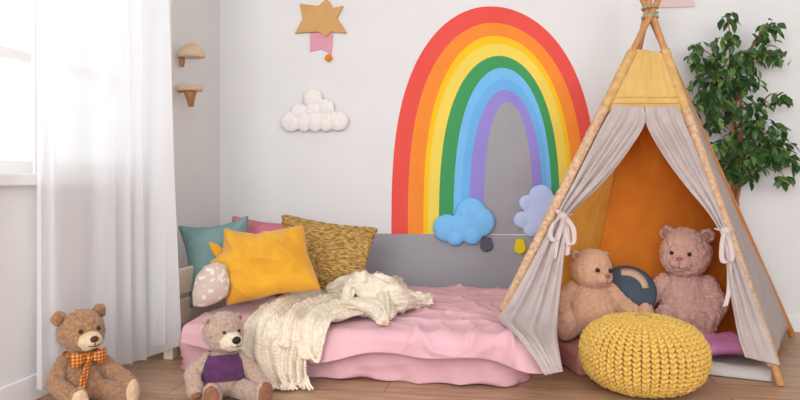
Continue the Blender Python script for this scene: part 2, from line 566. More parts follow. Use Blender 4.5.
# ------------------------------------------------------------------ BED
creamw = mat('cream_wood', (238, 228, 208), (232, 220, 198), nscale=8, rough=.55, stretch=(1, 6, 1))
pink_m = mat('pink_cotton', (228, 182, 190), (221, 173, 181), nscale=4, rough=.9, bump=.35, bscale=40, bdist=.006, sheen=.1)
pink2_m = mat('pink_sheet_cotton', (224, 175, 183), (216, 167, 175), nscale=4, rough=.9, bump=.25, bscale=30, bdist=.006)
BT = .19            # bed top
BYF, BYB = 2.64, 3.72
BXL, BXR = -1.345, .03
bed = thing('toddler_bed', 'low cream wooden bed frame under pink bedding with slatted headboard', 'bed', (-1.45, 3.2, 0))
b0 = np.array(bed.location)
def bb(m, lo, hi): m.box(np.array(lo) - b0, np.array(hi) - b0)
hy0 = atX(171, 358, -1.475)[1]
for yy in (hy0, 3.70):
    m = MB(); bb(m, (-1.50, yy - .025, 0), (-1.455, yy + .025, .40)); m.build('bed_post', creamw, bed, smooth=False, bevel=.006)
for z0, z1 in ((.265, .385), (.13, .245)):
    m = MB(); bb(m, (-1.485, hy0 + .0, z0), (-1.462, 3.70, z1)); m.build('headboard_slat', creamw, bed, smooth=False, bevel=.008)
m = MB(); bb(m, (BXL + .06, BYF + .09, .02), (BXR - .05, BYB - .02, .05)); m.build('bed_base', creamw, bed, smooth=False, bevel=.004)

mt = thing('mattress', 'mattress in a pink sheet whose skirt hangs to the floor', 'mattress', ((BXL + BXR) / 2, 3.2, .05))
m0 = np.array(mt.location)
m = MB(); m.box(np.array((BXL, BYF + .02, .052)) - m0, np.array((BXR, BYB, BT - .012)) - m0); m.build('mattress_core', pink2_m, mt, smooth=True, bevel=.03)
# skirt: front + right end + left end, wavy
peri = [(BXL - .005, 3.5), (BXL - .005, BYF + .04), (BXL + .03, BYF), (BXR - .03, BYF), (BXR + .012, BYF + .05), (BXR + .012, 3.0), (BXR + .012, 3.5)]
q = np.array(peri); seg = np.linalg.norm(np.diff(q, axis=0), axis=1); L = np.concatenate([[0], np.cumsum(seg)])
n = 340
tt = np.linspace(0, L[-1], n)
XY = np.stack([np.interp(tt, L, q[:, 0]), np.interp(tt, L, q[:, 1])], 1)
for _ in range(6): XY[1:-1] = .25 * XY[:-2] + .5 * XY[1:-1] + .25 * XY[2:]
tg = np.gradient(XY, axis=0); nr = np.stack([tg[:, 1], -tg[:, 0]], 1); nr /= np.linalg.norm(nr, axis=1)[:, None]
NV = 22
G = np.zeros((NV, n, 3))
for i in range(NV):
    v = i / (NV - 1)
    for j in range(n):
        s = tt[j]
        k = .5 + .5 * math.sin(s * 7 + 1.3 * math.sin(s * 3.1))
        off = .012 + v * (.012 + .010 * math.sin(s * 17 + 6 * v + 2 * math.sin(s * 5)) + .008 * math.sin(s * 41 - 5 * v)) + .006 * k * math.sin(PI * v) + .010 * v * ridged(s + .5 * v, v * .5, 6, 9.0) ** 3
        z = (BT - .02) * (1 - v) + (.006 + .004 * math.sin(s * 13)) * v
        G[i, j] = (XY[j, 0] + nr[j, 0] * off, XY[j, 1] + nr[j, 1] * off, z)
m = MB(); m.grid(G - m0); m.build('sheet_skirt', pink2_m, mt, solid=.003)

# bedspread -------------------------------------------------------------
def drape(a, b, off=0.0, ztop=BT, yf=BYF - .045, xr=BXR + .03, flare=.25):
    """lay planar (a, b) over the bed: b<0 hangs over the front, a>xr over the right end"""
    R = .03
    def bend(e):          # distance past the edge -> (out, down)
        if e <= 0: return 0, 0
        if e < R * PI / 2:
            th_ = e / R; return R * math.sin(th_), R * (1 - math.cos(th_))
        return R + (e - R * PI / 2) * flare, R + (e - R * PI / 2)
    of, df = bend(-b); orr, dr = bend(a - xr)
    y = yf + max(b, 0) - of; x = min(a, xr) + orr
    z = ztop - max(df, dr) - .3 * min(df, dr)
    nrm = np.array([0.0, 0, 1])
    if df > 0: nrm = nrm * max(0, 1 - df / R) + np.array([0, -1, .2]) * min(1, df / R)
    if dr > 0: nrm = nrm * max(0, 1 - dr / R) + np.array([1, 0, .2]) * min(1, dr / R)
    nrm /= np.linalg.norm(nrm)
    return np.array([x, y, z]) + nrm * off


na, nb = 300, 150
G = np.zeros((nb, na, 3))
for j in range(na):
    a = -1.30 + (1.30 + .11) * j / (na - 1)
    hem = -.098 - .018 * math.sin(a * 6.5 + .6) - .012 * math.sin(a * 15)
    if a > BXR: hem *= 1
    for i in range(nb):
        v = i / (nb - 1)
        b = hem + (1.05 - hem) * v ** 1.15
        hang = max(0, -b)
        calm = min(1, max(0, (a + .52) / .15))
        wr = .016 * ridged(a + .5 * b, b * .8 - .3 * a, 4.2, 1.0) ** 4 * (.4 + .6 * calm) + .010 * ridged(a - .3 * b, b + .2 * a, 8, 5.0) ** 4 * (.3 + .7 * calm) + .010 * (noise.noise(Vector((a * 3, b * 3, 2))))
        wr += .010 * math.exp(-((b - .12) / .1) ** 2) * (noise.noise(Vector((a * 9, b * 3, 7))))
        wave = (.25 + .75 * calm) * hang * (.28 * math.sin(a * 14 + 2 * math.sin(a * 4)) + .15 * math.sin(a * 33))
        G[i, j] = drape(a, b, .012 + wr + wave)
m = MB(); m.grid(G)
bs_o = m.build('bedspread', pink_m, solid=.006); tag(bs_o, 'pink cotton bedspread spread over the low bed with wavy hem', 'bedspread')

# ------------------------------------------------------------------ KNIT THROW
def knit(u, v, w=.016, h=.012):
    p = u / w; d = abs(p - math.floor(p) - .5)
    r = v / h + d * 1.3
    return math.sqrt(abs(math.sin(PI * p))) * (.5 + .5 * abs(math.sin(PI * r)))
def planar(px, py, on='top', zt=BT + .04, yf=BYF - .07):
    if on == 'top':
        p = atZ(px, py, zt); return (p[0], p[1] - yf)
    p = atY(px, py, yf - .03); return (p[0], p[2] - zt)
rows = [   # along each fold line, from the bunched end to the hem; four lines across
    [planar(372, 286), planar(345, 286), planar(315, 289), planar(285, 296), planar(262, 306), planar(250, 320), planar(244, 334, 'f'), planar(250, 352, 'f'), planar(262, 367, 'f')],
    [planar(376, 292), planar(345, 293), planar(316, 299), planar(290, 308), planar(275, 320), planar(265, 333, 'f'), planar(266, 350, 'f'), planar(272, 364, 'f'), planar(280, 376, 'f')],
    [planar(380, 300), planar(350, 303), planar(326, 308), planar(306, 317), planar(296, 327), planar(290, 337, 'f'), planar(288, 352, 'f'), planar(290, 366, 'f'), planar(296, 377, 'f')],
    [planar(380, 313), planar(360, 318), planar(342, 322), planar(326, 326), planar(315, 330), planar(309, 338, 'f'), planar(309, 350, 'f'), planar(311, 362, 'f'), planar(313, 371, 'f')]]
NF, NL = 240, 260
lines = [smoothpath(np.array(r), NL) for r in rows]
cr = np.array([smoothpath(np.array([lines[k][i] for k in range(4)]), NF) for i in range(NL)])   # NL x NF x 2
W_, L_ = .62, .95
G = np.zeros((NL, NF, 3))
for i in range(NL):
    t = i / (NL - 1)
    for j in range(NF):
        s = j / (NF - 1)
        a, b = cr[i, j]
        if b < 0: b = max(b, -(BT + .03))
        fold = .5 + .5 * math.sin(2 * PI * (s * 4.6 + .5 * math.sin(2.6 * t + 5 * s) + .25 * math.sin(5 * t + 9 * s)) )
        env = (1 - .75 * max(0, (s - .72) / .28) * (1 - t)) * min(1, .5 + t)
        off = .036 + .034 * fold ** 1.2 * env + .010 * noise.noise(Vector((a * 14, b * 14, 3)))
        off += .010 * knit(s * W_, t * L_, .030, .024)
        G[i, j] = drape(a, b, off, flare=.26)
throw_m = mat('cream_knit', (242, 230, 212), (228, 212, 188), nscale=60, rough=.95, bump=.6, bscale=260, sheen=.15)
throw = thing('knitted_throw', 'cream chunky knitted throw with tassels draped across the pink bed', 'throw blanket', (G[0, 0]))
t0 = np.array(throw.location)
m = MB(); m.grid(G - t0); m.build('knit_cloth', throw_m, throw, solid=.01)
# bunched end: folded lobes of the same cloth
def lobe(path, rads, seed):
    P = smoothpath(np.array(path), 70)
    rr = np.interp(np.linspace(0, 1, 70), np.linspace(0, 1, len(rads)), rads)
    n = 70; seg = 64
    tang = np.gradient(P, axis=0); tang /= np.linalg.norm(tang, axis=1)[:, None]
    up = np.array([0, 0, 1.0]); rings = []
    for i in range(n):
        a = np.cross(tang[i], up); a /= np.linalg.norm(a); b = np.cross(a, tang[i])
        ring = []
        for k in range(seg):
            an = 2 * PI * k / seg
            r = rr[i] * (1 + .35 * noise.noise(Vector((i * .12, 2 * math.cos(an), 2 * math.sin(an) + seed * 3))) + .22 * math.sin(an * 3 + i * .06 + seed) + .10 * math.sin(an * 7 - i * .1 + seed))
            r += .009 * knit(an / (2 * PI) * .36, i * .0085, .030, .022)
            ring.append(P[i] + r * (math.cos(an) * a + math.sin(an) * b))
        rings.append(ring)
    return np.array(rings)
zt = BT + .042
def top(px, py, z): return atZ(px, py, z) - t0
mb = MB()
for path, rads, sd in [
    ([top(330, 290, zt + .03), top(350, 286, zt + .055), top(370, 290, zt + .07), top(384, 303, zt + .03), top(386, 316, zt + .01)], [.03, .045, .05, .04, .022], 0),
    ([top(350, 284, zt + .08), top(362, 282, zt + .10), top(375, 284, zt + .07)], [.018, .035, .018], 1),
    ([top(360, 290, zt + .05), top(380, 286, zt + .085), top(394, 295, zt + .045), top(402, 306, zt + .02)], [.03, .038, .036, .022], 2),
    ([top(378, 294, zt + .04), top(392, 295, zt + .06), top(408, 298, zt + .035), top(422, 299, zt + .025), top(431, 297, zt + .025)], [.035, .034, .026, .022, .014], 3),
    ([top(366, 300, zt + .03), top(372, 284, zt + .085), top(380, 279, zt + .06), top(388, 290, zt + .03)], [.016, .024, .022, .012], 6),
    ([top(384, 306, zt + .02), top(390, 288, zt + .075), top(398, 284, zt + .06), top(404, 298, zt + .02)], [.016, .026, .024, .014], 7),
    ([top(346, 300, zt + .03), top(352, 284, zt + .085), top(358, 278, zt + .07), top(366, 292, zt + .03)], [.018, .026, .024, .014], 8),
    ([top(376, 304, zt + .02), top(398, 303, zt + .03), top(416, 301, zt + .02), top(431, 301, zt + .015)], [.03, .026, .022, .015], 4),
    ([top(345, 304, zt + .015), top(362, 306, zt + .025), top(378, 312, zt + .02), top(384, 321, zt + .005)], [.025, .03, .028, .016], 5)]:
    Rg = lobe(path, rads, sd)
    b = mb.grid(Rg, close_v=True)
    mb.f.append(tuple(b + j for j in range(64))); mb.f.append(tuple(b + 69 * 64 + j for j in range(64)))
mb.build('bunched_fold', throw_m, throw)
# tassels on the front hem
for k in range(11):
    s = .12 + .88 * k / 10
    j = int(s * (NF - 1))
    p = G[-1, j] - t0
    m = MB()
    for q_ in range(6):
        a = rng.uniform(-1, 1, 2)
        e = p + np.array([a[0] * .022 + .012, -.018 - abs(a[1]) * .03, -min(.05, max(0.0, p[2] + t0[2] - .012))])
        e[2] = max(e[2], .009 - t0[2])
        m.tube(smoothpath(np.array([p + [0, 0, .012], p * .6 + e * .4 + [a[1] * .006, -.012, .004], e]), 7), [.007, .006, .006, .006, .005, .005, .004], 7)
    m.ball(p + [0, -.004, 0], .011, nu=10, nv=6)
    m.build('tassel', throw_m, throw)

# ------------------------------------------------------------------ PILLOWS
def put(mb_or_me, name, m_, M, label, cat, group=None, solid=0):
    me = mb_or_me.mesh(name) if isinstance(mb_or_me, MB) else mb_or_me
    o = link(name, me, m_); o.matrix_world = M
    tag(o, label, cat, group); return o
def sq_outline(w, h, pinch=.06, n=14):
    pts = []
    for (x0, z0, x1, z1) in ((-w, -h, w, -h), (w, -h, w, h), (w, h, -w, h), (-w, h, -w, -h)):
        for k in range(n):
            t = k / n; x = x0 + (x1 - x0) * t; z = z0 + (z1 - z0) * t
            f = pinch * math.sin(PI * t)
            if x0 == x1: x *= (1 - f)
            else: z *= (1 - f)
            pts.append((x, z))
    return pts
PG = 'pillows heaped at the head of the bed'
teal_m = mat('teal_cotton', (124, 156, 156), (116, 148, 148), nscale=10, rough=.9, bump=.2, bscale=60, bdist=.004)
put(outline_pillow(sq_outline(.168, .205, .17), .065, wr=.008, seed=1), 'pillow', teal_m,
    frame_matrix(atD(219, 261, 3.25) , (.35, -.88, .32), -.14), 'large teal square pillow leaning in the corner behind the rest', 'pillow', PG)
rose_m = mat('rose_cotton', (200, 122, 136), (192, 112, 126), nscale=10, rough=.9, bump=.2, bscale=60, bdist=.004)
put(outline_pillow(sq_outline(.2, .2, .1), .06, wr=.006, seed=2), 'pillow', rose_m,
    frame_matrix(atD(263, 257, 3.47), (.1, -.92, .3), .10), 'dusky pink pillow mostly hidden behind the yellow star pillow', 'pillow', PG)
# mustard textured pillow: rows of short gathered tufts
mu = mat('mustard_chenille', (150, 108, 44), (218, 180, 112), nscale=42, rough=.95, bump=.8, bscale=90, bdist=.01, stretch=(1, 1, 3.2), lo=.38, hi=.62, detail=5)
pm = outline_pillow(sq_outline(.262, .185, .08), .075, rings=60, nang=300, wr=.004, seed=3).mesh('pillow')
def ruff(p):
    row = math.sin(p[2] * 190 + 3.0 * noise.noise(Vector((p[0] * 22, 0, p[2] * 18))))
    return .0045 * row * (.6 + .8 * noise.noise(Vector((p[0] * 40, 5, p[2] * 40)))) + .003 * noise.noise(Vector((p[0] * 120, 1, p[2] * 120)))
displace(pm, ruff)
put(pm, 'pillow', mu, frame_matrix(atD(321, 256, 3.42), (-.05, -.93, .33), .13), 'mustard textured rectangular pillow leaning against the grey wall', 'pillow', PG)
# yellow star pillow
yel = mat('yellow_velvet', (230, 170, 46), (218, 154, 34), nscale=8, rough=.8, bump=.3, bscale=45, bdist=.005, sheen=.3)
dS = 3.06
def loc2(px, py, cpx, cpy, d): return ((px - cpx) * d / F, (cpy - py) * d / F)
so = [loc2(x, y, 265, 263, dS) for x, y in [(302, 225), (307, 252), (322, 288), (280, 291), (231, 302), (226, 280), (209, 262), (222, 253), (221, 229), (255, 234)]]
so = [(x * 1.0, z * 1.08) for x, z in so]
put(outline_pillow(so[::-1], .085, wr=.019, wscale=9, seed=6, round_=2, rings=40, nang=240), 'pillow', yel,
    frame_matrix(atD(265, 264, dS), (.18, -.9, .42), 0), 'bright yellow star shaped pillow in front of the pillow heap', 'pillow', PG)
tabm = outline_pillow([loc2(x, y, 214, 250, dS + .1) for x, y in [(206, 241), (215, 243), (226, 252), (222, 264), (212, 254)]], .016, rings=8, nang=40).mesh('star_point')
# the folded back point of the star belongs to it
so_obj = bpy.data.objects['pillow.003']
displace(so_obj.data, lambda p: .013 * ridged(p[0] * .6 + .8 * p[2], p[2] * .5 - .3 * p[0], 7, 3.3) ** 4 * min(1, max(0, abs(p[1]) * 25)))
displace(bpy.data.objects['pillow'].data, lambda p: .009 * ridged(p[0] - .5 * p[2], p[2] * .5, 6, 8.3) ** 4 * min(1, max(0, abs(p[1]) * 25)))
tp = link('star_point', tabm, yel, so_obj)
tp.matrix_local = so_obj.matrix_world.inverted() @ frame_matrix(atD(215, 250, dS + .07), (.18, -.9, .42), 0)
# small plush cushion with pale dots
dots = mat('dotted_plush', (206, 184, 172), (232, 222, 212), nscale=34, rough=.95, bump=.5, bscale=250, lo=.55, hi=.62, detail=1, sheen=.2)
el = [loc2(x, y, 212, 285, 3.05) for x, y in [(217, 262), (226, 266), (230, 282), (228, 296), (216, 303), (206, 306), (196, 305), (195, 292), (198, 276), (206, 266)]]
put(outline_pillow(el[::-1], .05, wr=.004, seed=9, round_=5), 'pillow', dots, frame_matrix(atD(211, 285, 2.92), (.35, -.85, .35), 0),
    'small beige plush cushion with pale dots below the teal pillow', 'pillow', PG)

# ------------------------------------------------------------------ TEDDY BEARS
eye_m = mat('black_bead', (18, 14, 12), rough=.12, spec=.6)
def bear(label, loc, rz, s, fur, fur2, muzz, nose_c, pad_c, head=(0, 0, 0), fuzz=.006, fscale=90, extras=None, arms=None, legs=None,
         ear=.07, ear_in=None, eye_at=(.088, .045), ear_at=(.86, .80), head_at=(0, -.03, .72), hr=(.235, .205, .2), muzzle_r=(.115, .1, .085), tors=(.205, .175, .26), eye_r=.021, nose_r=(.042, .03, .032), curl=.6, bsc=160):
    B = thing('teddy_bear', label, 'teddy bear', loc, rz)
    fm_ = mat('plush_fur', fur, fur2, nscale=95, lo=.25, hi=.75, rough=.98, bump=curl, bscale=bsc, bdist=.006, sheen=.35, detail=4)
    mm_ = mat('plush_muzzle', muzz, tuple(int(v * .95) for v in muzz), nscale=60, rough=.98, bump=.4, bscale=260, bdist=.003, sheen=.3)
    pm_ = mat('plush_pad', pad_c, tuple(int(v * .94) for v in pad_c), nscale=50, rough=.95, bump=.3, bscale=300, bdist=.002)
    ie = ear_in or tuple(int(v * .86) for v in fur)
    im_ = mat('inner_ear_plush', ie, tuple(int(v * .94) for v in ie), nscale=60, rough=.98)
    nm_ = mat('nose_thread', nose_c, rough=.5)
    vx = .0042
    S = lambda a: np.array(a, float) * s
    dsp = lambda p: fuzz * s * 2.5 * (nz(p, fscale * .45) + .7 * nz(p, fscale))
    def part(name, els, parent, m_, vox=vx, sm=5, d=dsp):
        return link(name, blob_mesh([(S(e[0]), S(e[1]) if not np.isscalar(e[1]) else e[1] * s) + tuple(e[2:]) for e in els], vox, sm, d), m_, parent)
    part('body', [((0, 0, .27), tors), ((0, -.03, .2), (tors[0] * 1.05, tors[1] * 1.08, .19)), ((0, 0, .45), (.14, .12, .13))], B, fm_)
    # head in its own turned frame
    R = Euler(head).to_matrix(); hc = np.array(head_at)
    def hp(p): return hc + np.array(R @ Vector(p))
    Rq = tuple(head)
    hd = part('head', [(hc, hr, Rq), (hp((0, -.04, -.06)), (hr[0] * .9, hr[1] * .9, hr[2] * .75), Rq), (hp((0, -.02, .06)), (hr[0] * .82, hr[1] * .85, hr[2] * .85), Rq)], B, fm_)
    for sx in (-1, 1):
        ex_, ez_ = sx * hr[0] * ear_at[0], hr[2] * ear_at[1]
        part('ear', [(hp((ex_, .03, ez_)), (ear, .045, ear), Rq)], hd, fm_, sm=3)
        ei = part('inner_ear', [(hp((ex_ * 1.01, -.005, ez_)), (ear * .6, .022, ear * .6), Rq)], hd, im_, sm=2)
    part('muzzle', [(hp((0, -hr[1] * .86, -.065)), muzzle_r, Rq)], hd, mm_, sm=3, vox=.0035)
    m = MB(); m.ball(S(hp((0, -hr[1] * .86 - muzzle_r[1] * .93, -.03))), S(nose_r), Rq); m.build('nose', nm_, hd)
    m = MB()
    yb = -hr[1] * .86
    my = lambda x, z: yb - muzzle_r[1] * math.sqrt(max(.02, 1 - (x / muzzle_r[0]) ** 2 - ((z + .065) / muzzle_r[2]) ** 2)) - .004
    m.tube([S(hp((0, my(0, z), z))) for z in (-.05, -.075, -.1)], .004 * s, 6)
    m.tube([S(hp((x, my(x, -.1 + .9 * x * x * 3), -.1 + 2.7 * x * x))) for x in (-.06, -.03, 0, .03, .06)], .004 * s, 6)
    m.build('mouth', nm_, hd)
    for sx in (-1, 1):
        ex, ez = sx * eye_at[0], eye_at[1]
        ey = -hr[1] * math.sqrt(max(.05, 1 - (ex / hr[0]) ** 2 - (ez / hr[2]) ** 2)) - .012
        m = MB(); m.ball(S(hp((ex, ey, ez))), eye_r * s, nu=14, nv=8); m.build('eye', eye_m, hd)
    arms = arms or [[(.17, 0, .43), (.29, -.06, .28), (.31, -.2, .13)]] * 2
    for k, sx in enumerate((-1, 1)):
        pts = [np.array(p) * [sx, 1, 1] for p in arms[k]]
        a = part('arm', chain(pts, [.075, .085, .088]), B, fm_)
        d = pts[-1] - pts[-2]; d /= np.linalg.norm(d)
        part('paw_pad', [(pts[-1] + d * .045, (.06, .06, .06))], a, pm_, sm=2, vox=.0035)
    legs = legs or [[(.12, -.06, .115), (.22, -.28, .11), (.27, -.45, .105)]] * 2
    for k, sx in enumerate((-1, 1)):
        pts = [np.array(p) * [sx, 1, 1] for p in legs[k]]
        d = pts[-1] - pts[-2]; d /= np.linalg.norm(d)
        yaw = math.atan2(d[0], -d[1])
        fe = (pts[-1] + d * .02 + [0, 0, .045], (.098, .07, .145), (0, 0, yaw))
        l = part('leg', chain(pts, [.115, .105, .09]) + [fe], B, fm_)
        part('foot_pad', [(pts[-1] + d * .062 + [0, 0, .045], (.084, .036, .126), (0, 0, yaw))], l, pm_, sm=2, vox=.0035)
    if extras: extras(B, S, s)
    return B


# brown bear with a plaid bow
plaid = bpy.data.materials.new('orange_plaid'); plaid.use_nodes = True
pb = plaid.node_tree.nodes['Principled BSDF']; pb.inputs['Roughness'].default_value = .7
tc = nd(plaid, 'ShaderNodeTexCoord')
fac = []
for dirn in ('X', 'Z'):
    w = nd(plaid, 'ShaderNodeTexWave', bands_direction=dirn); w.inputs['Scale'].default_value = 26
    lk(plaid, tc.outputs['Object'], w.inputs['Vector']); fac.append(w)
ad = nd(plaid, 'ShaderNodeMath', operation='ADD'); lk(plaid, fac[0].outputs['Fac'], ad.inputs[0]); lk(plaid, fac[1].outputs['Fac'], ad.inputs[1])
rp = nd(plaid, 'ShaderNodeValToRGB'); rp.color_ramp.elements[0].color = rgb((156, 72, 28)); rp.color_ramp.elements[1].color = rgb((222, 172, 92))
rp.color_ramp.elements[0].position = .2; rp.color_ramp.elements[1].position = .95
e_ = rp.color_ramp.elements.new(.55); e_.color = rgb((200, 110, 38))
dv = nd(plaid, 'ShaderNodeMath', operation='MULTIPLY'); dv.inputs[1].default_value = .5
lk(plaid, ad.outputs[0], dv.inputs[0]); lk(plaid, dv.outputs[0], rp.inputs['Fac']); lk(plaid, rp.outputs['Color'], pb.inputs['Base Color'])
def bow(B, S, s):
    rt = MB()
    bw = bpy.data.objects.new('bow', None)
    m = MB()
    for sx in (-1, 1):
        P = []
        for t in np.linspace(0, 1, 12):
            w = .02 + .055 * math.sin(PI * min(1, t * .62)) ; x = sx * (.02 + .15 * t)
            P.append([(x, -.225 - .03 * math.sin(PI * t) - .012 * math.cos(2 * PI * k / 12), .49 + .0 * t + w * math.sin(2 * PI * k / 12)) for k in range(12)])
        P = np.array(P) * s
        b = m.grid(P, close_v=True); m.f.append(tuple(b + k for k in range(12))); m.f.append(tuple(b + 132 + k for k in range(12)))
    m.ball(S((0, -.245, .49)), S((.035, .03, .04)))
    o = m.build('bow', plaid, B)
    m = MB()
    for pts in ([(.0, -.24, .48), (-.03, -.245, .38), (-.07, -.25, .25), (-.10, -.25, .16)],):
        P = smoothpath(np.array(pts), 14)
        G = np.array([[p + [dx, 0.012 * math.sin(8 * dx * 10), dx * .25] for dx in np.linspace(-.028 - .02 * i / 13, .028 + .02 * i / 13, 6)] for i, p in enumerate(P)])
        m.grid(G * s)
    m.build('ribbon_tail', plaid, o, solid=.004)
    m = MB()   # band round the neck
    m.tube([S((.155 * math.sin(a), -.03 - .165 * math.cos(a), .505 + .01 * math.cos(a))) for a in np.linspace(0, 2 * PI, 33)], .018 * s, 8, caps=False)
    m.build('neck_ribbon', plaid, o)
p = atD(80, 400, 2.42)
bear('brown teddy bear with orange plaid bow sitting before the white curtain', (p[0], p[1], .0), math.radians(54), .352, (136, 96, 68), (184, 142, 108), (226, 200, 166), (84, 50, 36), (222, 194, 158),
     head=(.02, -.04, math.radians(4)), fuzz=.004, extras=bow, muzzle_r=(.12, .125, .098), ear=.078, ear_in=(150, 110, 80),
     arms=[[(.17, 0, .43), (.27, -.10, .27), (.20, -.27, .17)], [(.17, 0, .43), (.28, -.12, .28), (.36, -.26, .19)]],
     legs=[[(.12, -.06, .115), (.17, -.28, .11), (.18, -.45, .105)], [(.12, -.06, .115), (.24, -.28, .11), (.30, -.47, .105)]])

# taupe bear in a purple jumper
purp = mat('purple_knit', (94, 52, 92), (82, 42, 82), nscale=30, rough=.95, bump=.4, bscale=220, sheen=.2)
def jumper(B, S, s):
    P = []
    for t in np.linspace(0, 1, 18):
        z = .225 + .265 * t
        k = math.sqrt(max(.02, 1 - ((z - .25) / .30) ** 2))
        rx, ry = .232 * k + .012, .208 * k + .012
        if t > .82: rx, ry = max(rx, .16), max(ry, .14)
        P.append([(rx * math.cos(a), -.015 + ry * math.sin(a), z + .008 * math.sin(3 * a)) for a in np.linspace(0, 2 * PI, 48, endpoint=False)])
    m = MB(); m.grid(np.array(P) * s, close_v=True)
    me = m.mesh('jumper'); displace(me, lambda p: .004 * nz(p, 40)); o = link('jumper', me, purp, B, solid=.006)
p = atD(223, 393, 2.48)
bear('taupe teddy bear in a purple jumper sitting by the throw', (p[0], p[1], 0), math.radians(27), .328, (160, 132, 116), (196, 170, 152), (230, 212, 190), (34, 26, 26), (150, 100, 78),
     ear=.044, ear_at=(.84, .72), ear_in=(150, 124, 108), head=(.02, .02, math.radians(24)), fuzz=.005, extras=jumper, muzzle_r=(.135, .14, .105), nose_r=(.05, .035, .042), eye_r=.018, tors=(.2, .175, .26),
     arms=[[(.17, 0, .43), (.33, -.08, .30), (.30, -.27, .17)], [(.17, 0, .43), (.32, -.1, .26), (.42, -.25, .14)]],
     legs=[[(.11, -.06, .115), (.12, -.28, .11), (.14, -.46, .11)], [(.12, -.06, .115), (.28, -.30, .11), (.38, -.50, .115)]])

# ------------------------------------------------------------------ POUF
pc = atD(643, 384, 2.565)
pouf = thing('pouf', 'round yellow chunky knitted pouf on the floor before the tent', 'pouf', (pc[0], pc[1], 0))
pa, pcz = .228, .136
def prof_pt(psi):
    c_, s_ = math.cos(psi), math.sin(psi)
    return pa * abs(c_) ** .72, pcz + pcz * math.copysign(abs(s_) ** .88, s_)
NC, NROW = 46, 28
m = MB()
psis = np.linspace(-1.38, 1.50, 400)
pr = np.array([prof_pt(p) for p in psis])
arc = np.concatenate([[0], np.cumsum(np.linalg.norm(np.diff(pr, axis=0), axis=1))])
m.grid(np.array([[((r - .02) * math.cos(a), (r - .02) * math.sin(a), max(.002, min(z, 2 * pcz - .016))) for a in np.linspace(0, 2 * PI, 90, endpoint=False)] for r, z in pr[::8]]), close_v=True)
row_h = arc[-1] / NROW
for i in range(NROW):
    aa = (i + .5) * row_h
    r, z = np.interp(aa, arc, pr[:, 0]), np.interp(aa, arc, pr[:, 1])
    r2, z2 = np.interp(aa + .004, arc, pr[:, 0]), np.interp(aa + .004, arc, pr[:, 1])
    up = np.array([r2 - r, z2 - z]); up /= np.linalg.norm(up)
    wcol = 2 * PI * r / (2 * NC)
    for c_ in range(2 * NC):
        a = 2 * PI * (c_ + .5 + (.13 if c_ % 2 == 0 else -.13)) / (2 * NC)
        er = np.array([math.cos(a), math.sin(a), 0]); et = np.array([-math.sin(a), math.cos(a), 0])
        U = er * up[0] + np.array([0, 0, up[1]]); Nn = np.cross(et, U)
        if np.dot(Nn, er * (r) + np.array([0, 0, z - pcz])) < 0: Nn = -Nn
        tilt = (.72 if c_ % 2 else -.72) + rng.uniform(-.18, .18)
        A1 = U * math.cos(tilt) + et * math.sin(tilt); A2 = -U * math.sin(tilt) + et * math.cos(tilt)
        sc_ = min(1, wcol / .0205)
        rad = (row_h * .72, min(.0095, wcol * .44 + .0008), .013 * (.45 + .55 * sc_))
        ctr = er * r + np.array([0, 0, z]) + Nn * (-.003 + rng.uniform(-.0025, .0025)) + U * (row_h * .25 * (c_ % 2))
        base = m.n
        m.ball((0, 0, 0), (1, 1, 1), nu=10, nv=6)
        L = m.v[-1]
        V_ = ctr + L[:, :1] * rad[0] * A1 + L[:, 1:2] * rad[1] * A2 + L[:, 2:] * rad[2] * Nn
        V_[:, 2] = np.maximum(V_[:, 2], .001)
        m.v[-1] = V_
pouf_m = mat('yellow_yarn', (230, 192, 102), (210, 166, 74), nscale=120, rough=.95, bump=.6, bscale=300, sheen=.1)
m.build('knitted_cover', pouf_m, pouf)
m = MB(); m.tube([(0, 0, 2 * pcz - .012), (0, 0, 2 * pcz + .006)], [.03, .022], 20)
me = m.mesh('centre_knot'); link('centre_knot', me, pouf_m, pouf)

# ------------------------------------------------------------------ TENT
AP = atD(650, 17, 3.2)
FR = atZ(781, 386, 0); BR = atZ(793, 337, 0); FL = atZ(503, 313, BT + .045); BL = np.array([.34, 3.5, 0])
tent = thing('teepee_tent', 'grey and yellow canvas teepee tent on four wooden poles right of the bed', 'play tent', (AP[0], AP[1], 0))
T0 = np.array(tent.location)
polew = mat('pale_pine', (206, 152, 100), (190, 134, 84), nscale=12, rough=.55, stretch=(6, 6, 1))
sleeve_m = mat('beige_sleeve', (222, 188, 154), (192, 154, 120), nscale=60, rough=.95, bump=.4, bscale=90, bdist=.006)
grey_c = mat('taupe_canvas', (204, 190, 187), (195, 180, 177), nscale=14, rough=.92, bump=.25, bscale=50, bdist=.004, transl=.14)
yel_c = mat('straw_canvas', (234, 196, 122), (227, 188, 112), nscale=14, rough=.92, bump=.2, bscale=60, bdist=.004, transl=.15)
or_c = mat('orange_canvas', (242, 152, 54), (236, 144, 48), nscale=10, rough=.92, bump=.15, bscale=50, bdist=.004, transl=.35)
or_l = mat('orange_canvas_lit', (252, 212, 128), (248, 204, 116), nscale=10, rough=.92, bump=.15, bscale=50, bdist=.004, transl=.7)  # orange canvas lightened: light coming through from the left is in its colour

tops_ = {}
def pole(foot, name_off):
    d = AP - foot; L_ = np.linalg.norm(d); d /= L_
    off = np.array(name_off)
    a, b = foot.copy(), AP + off + d * .16
    m = MB(); m.tube([a - T0, a * .5 + (AP + off) * .5 - T0, AP + off - T0, b - T0], [.0155, .0155, .0145, .014], 14)
    m.build('pole', polew, tent, smooth=True, bevel=.003)
    return lambda t: foot * (1 - t) + (AP + off) * t      # t=0 foot, 1 apex
pFL = pole(FL, (-.004, -.022, 0)); pFR = pole(FR, (.012, -.008, 0)); pBR = pole(BR, (.008, .02, 0)); pBL = pole(BL, (-.018, .014, 0))
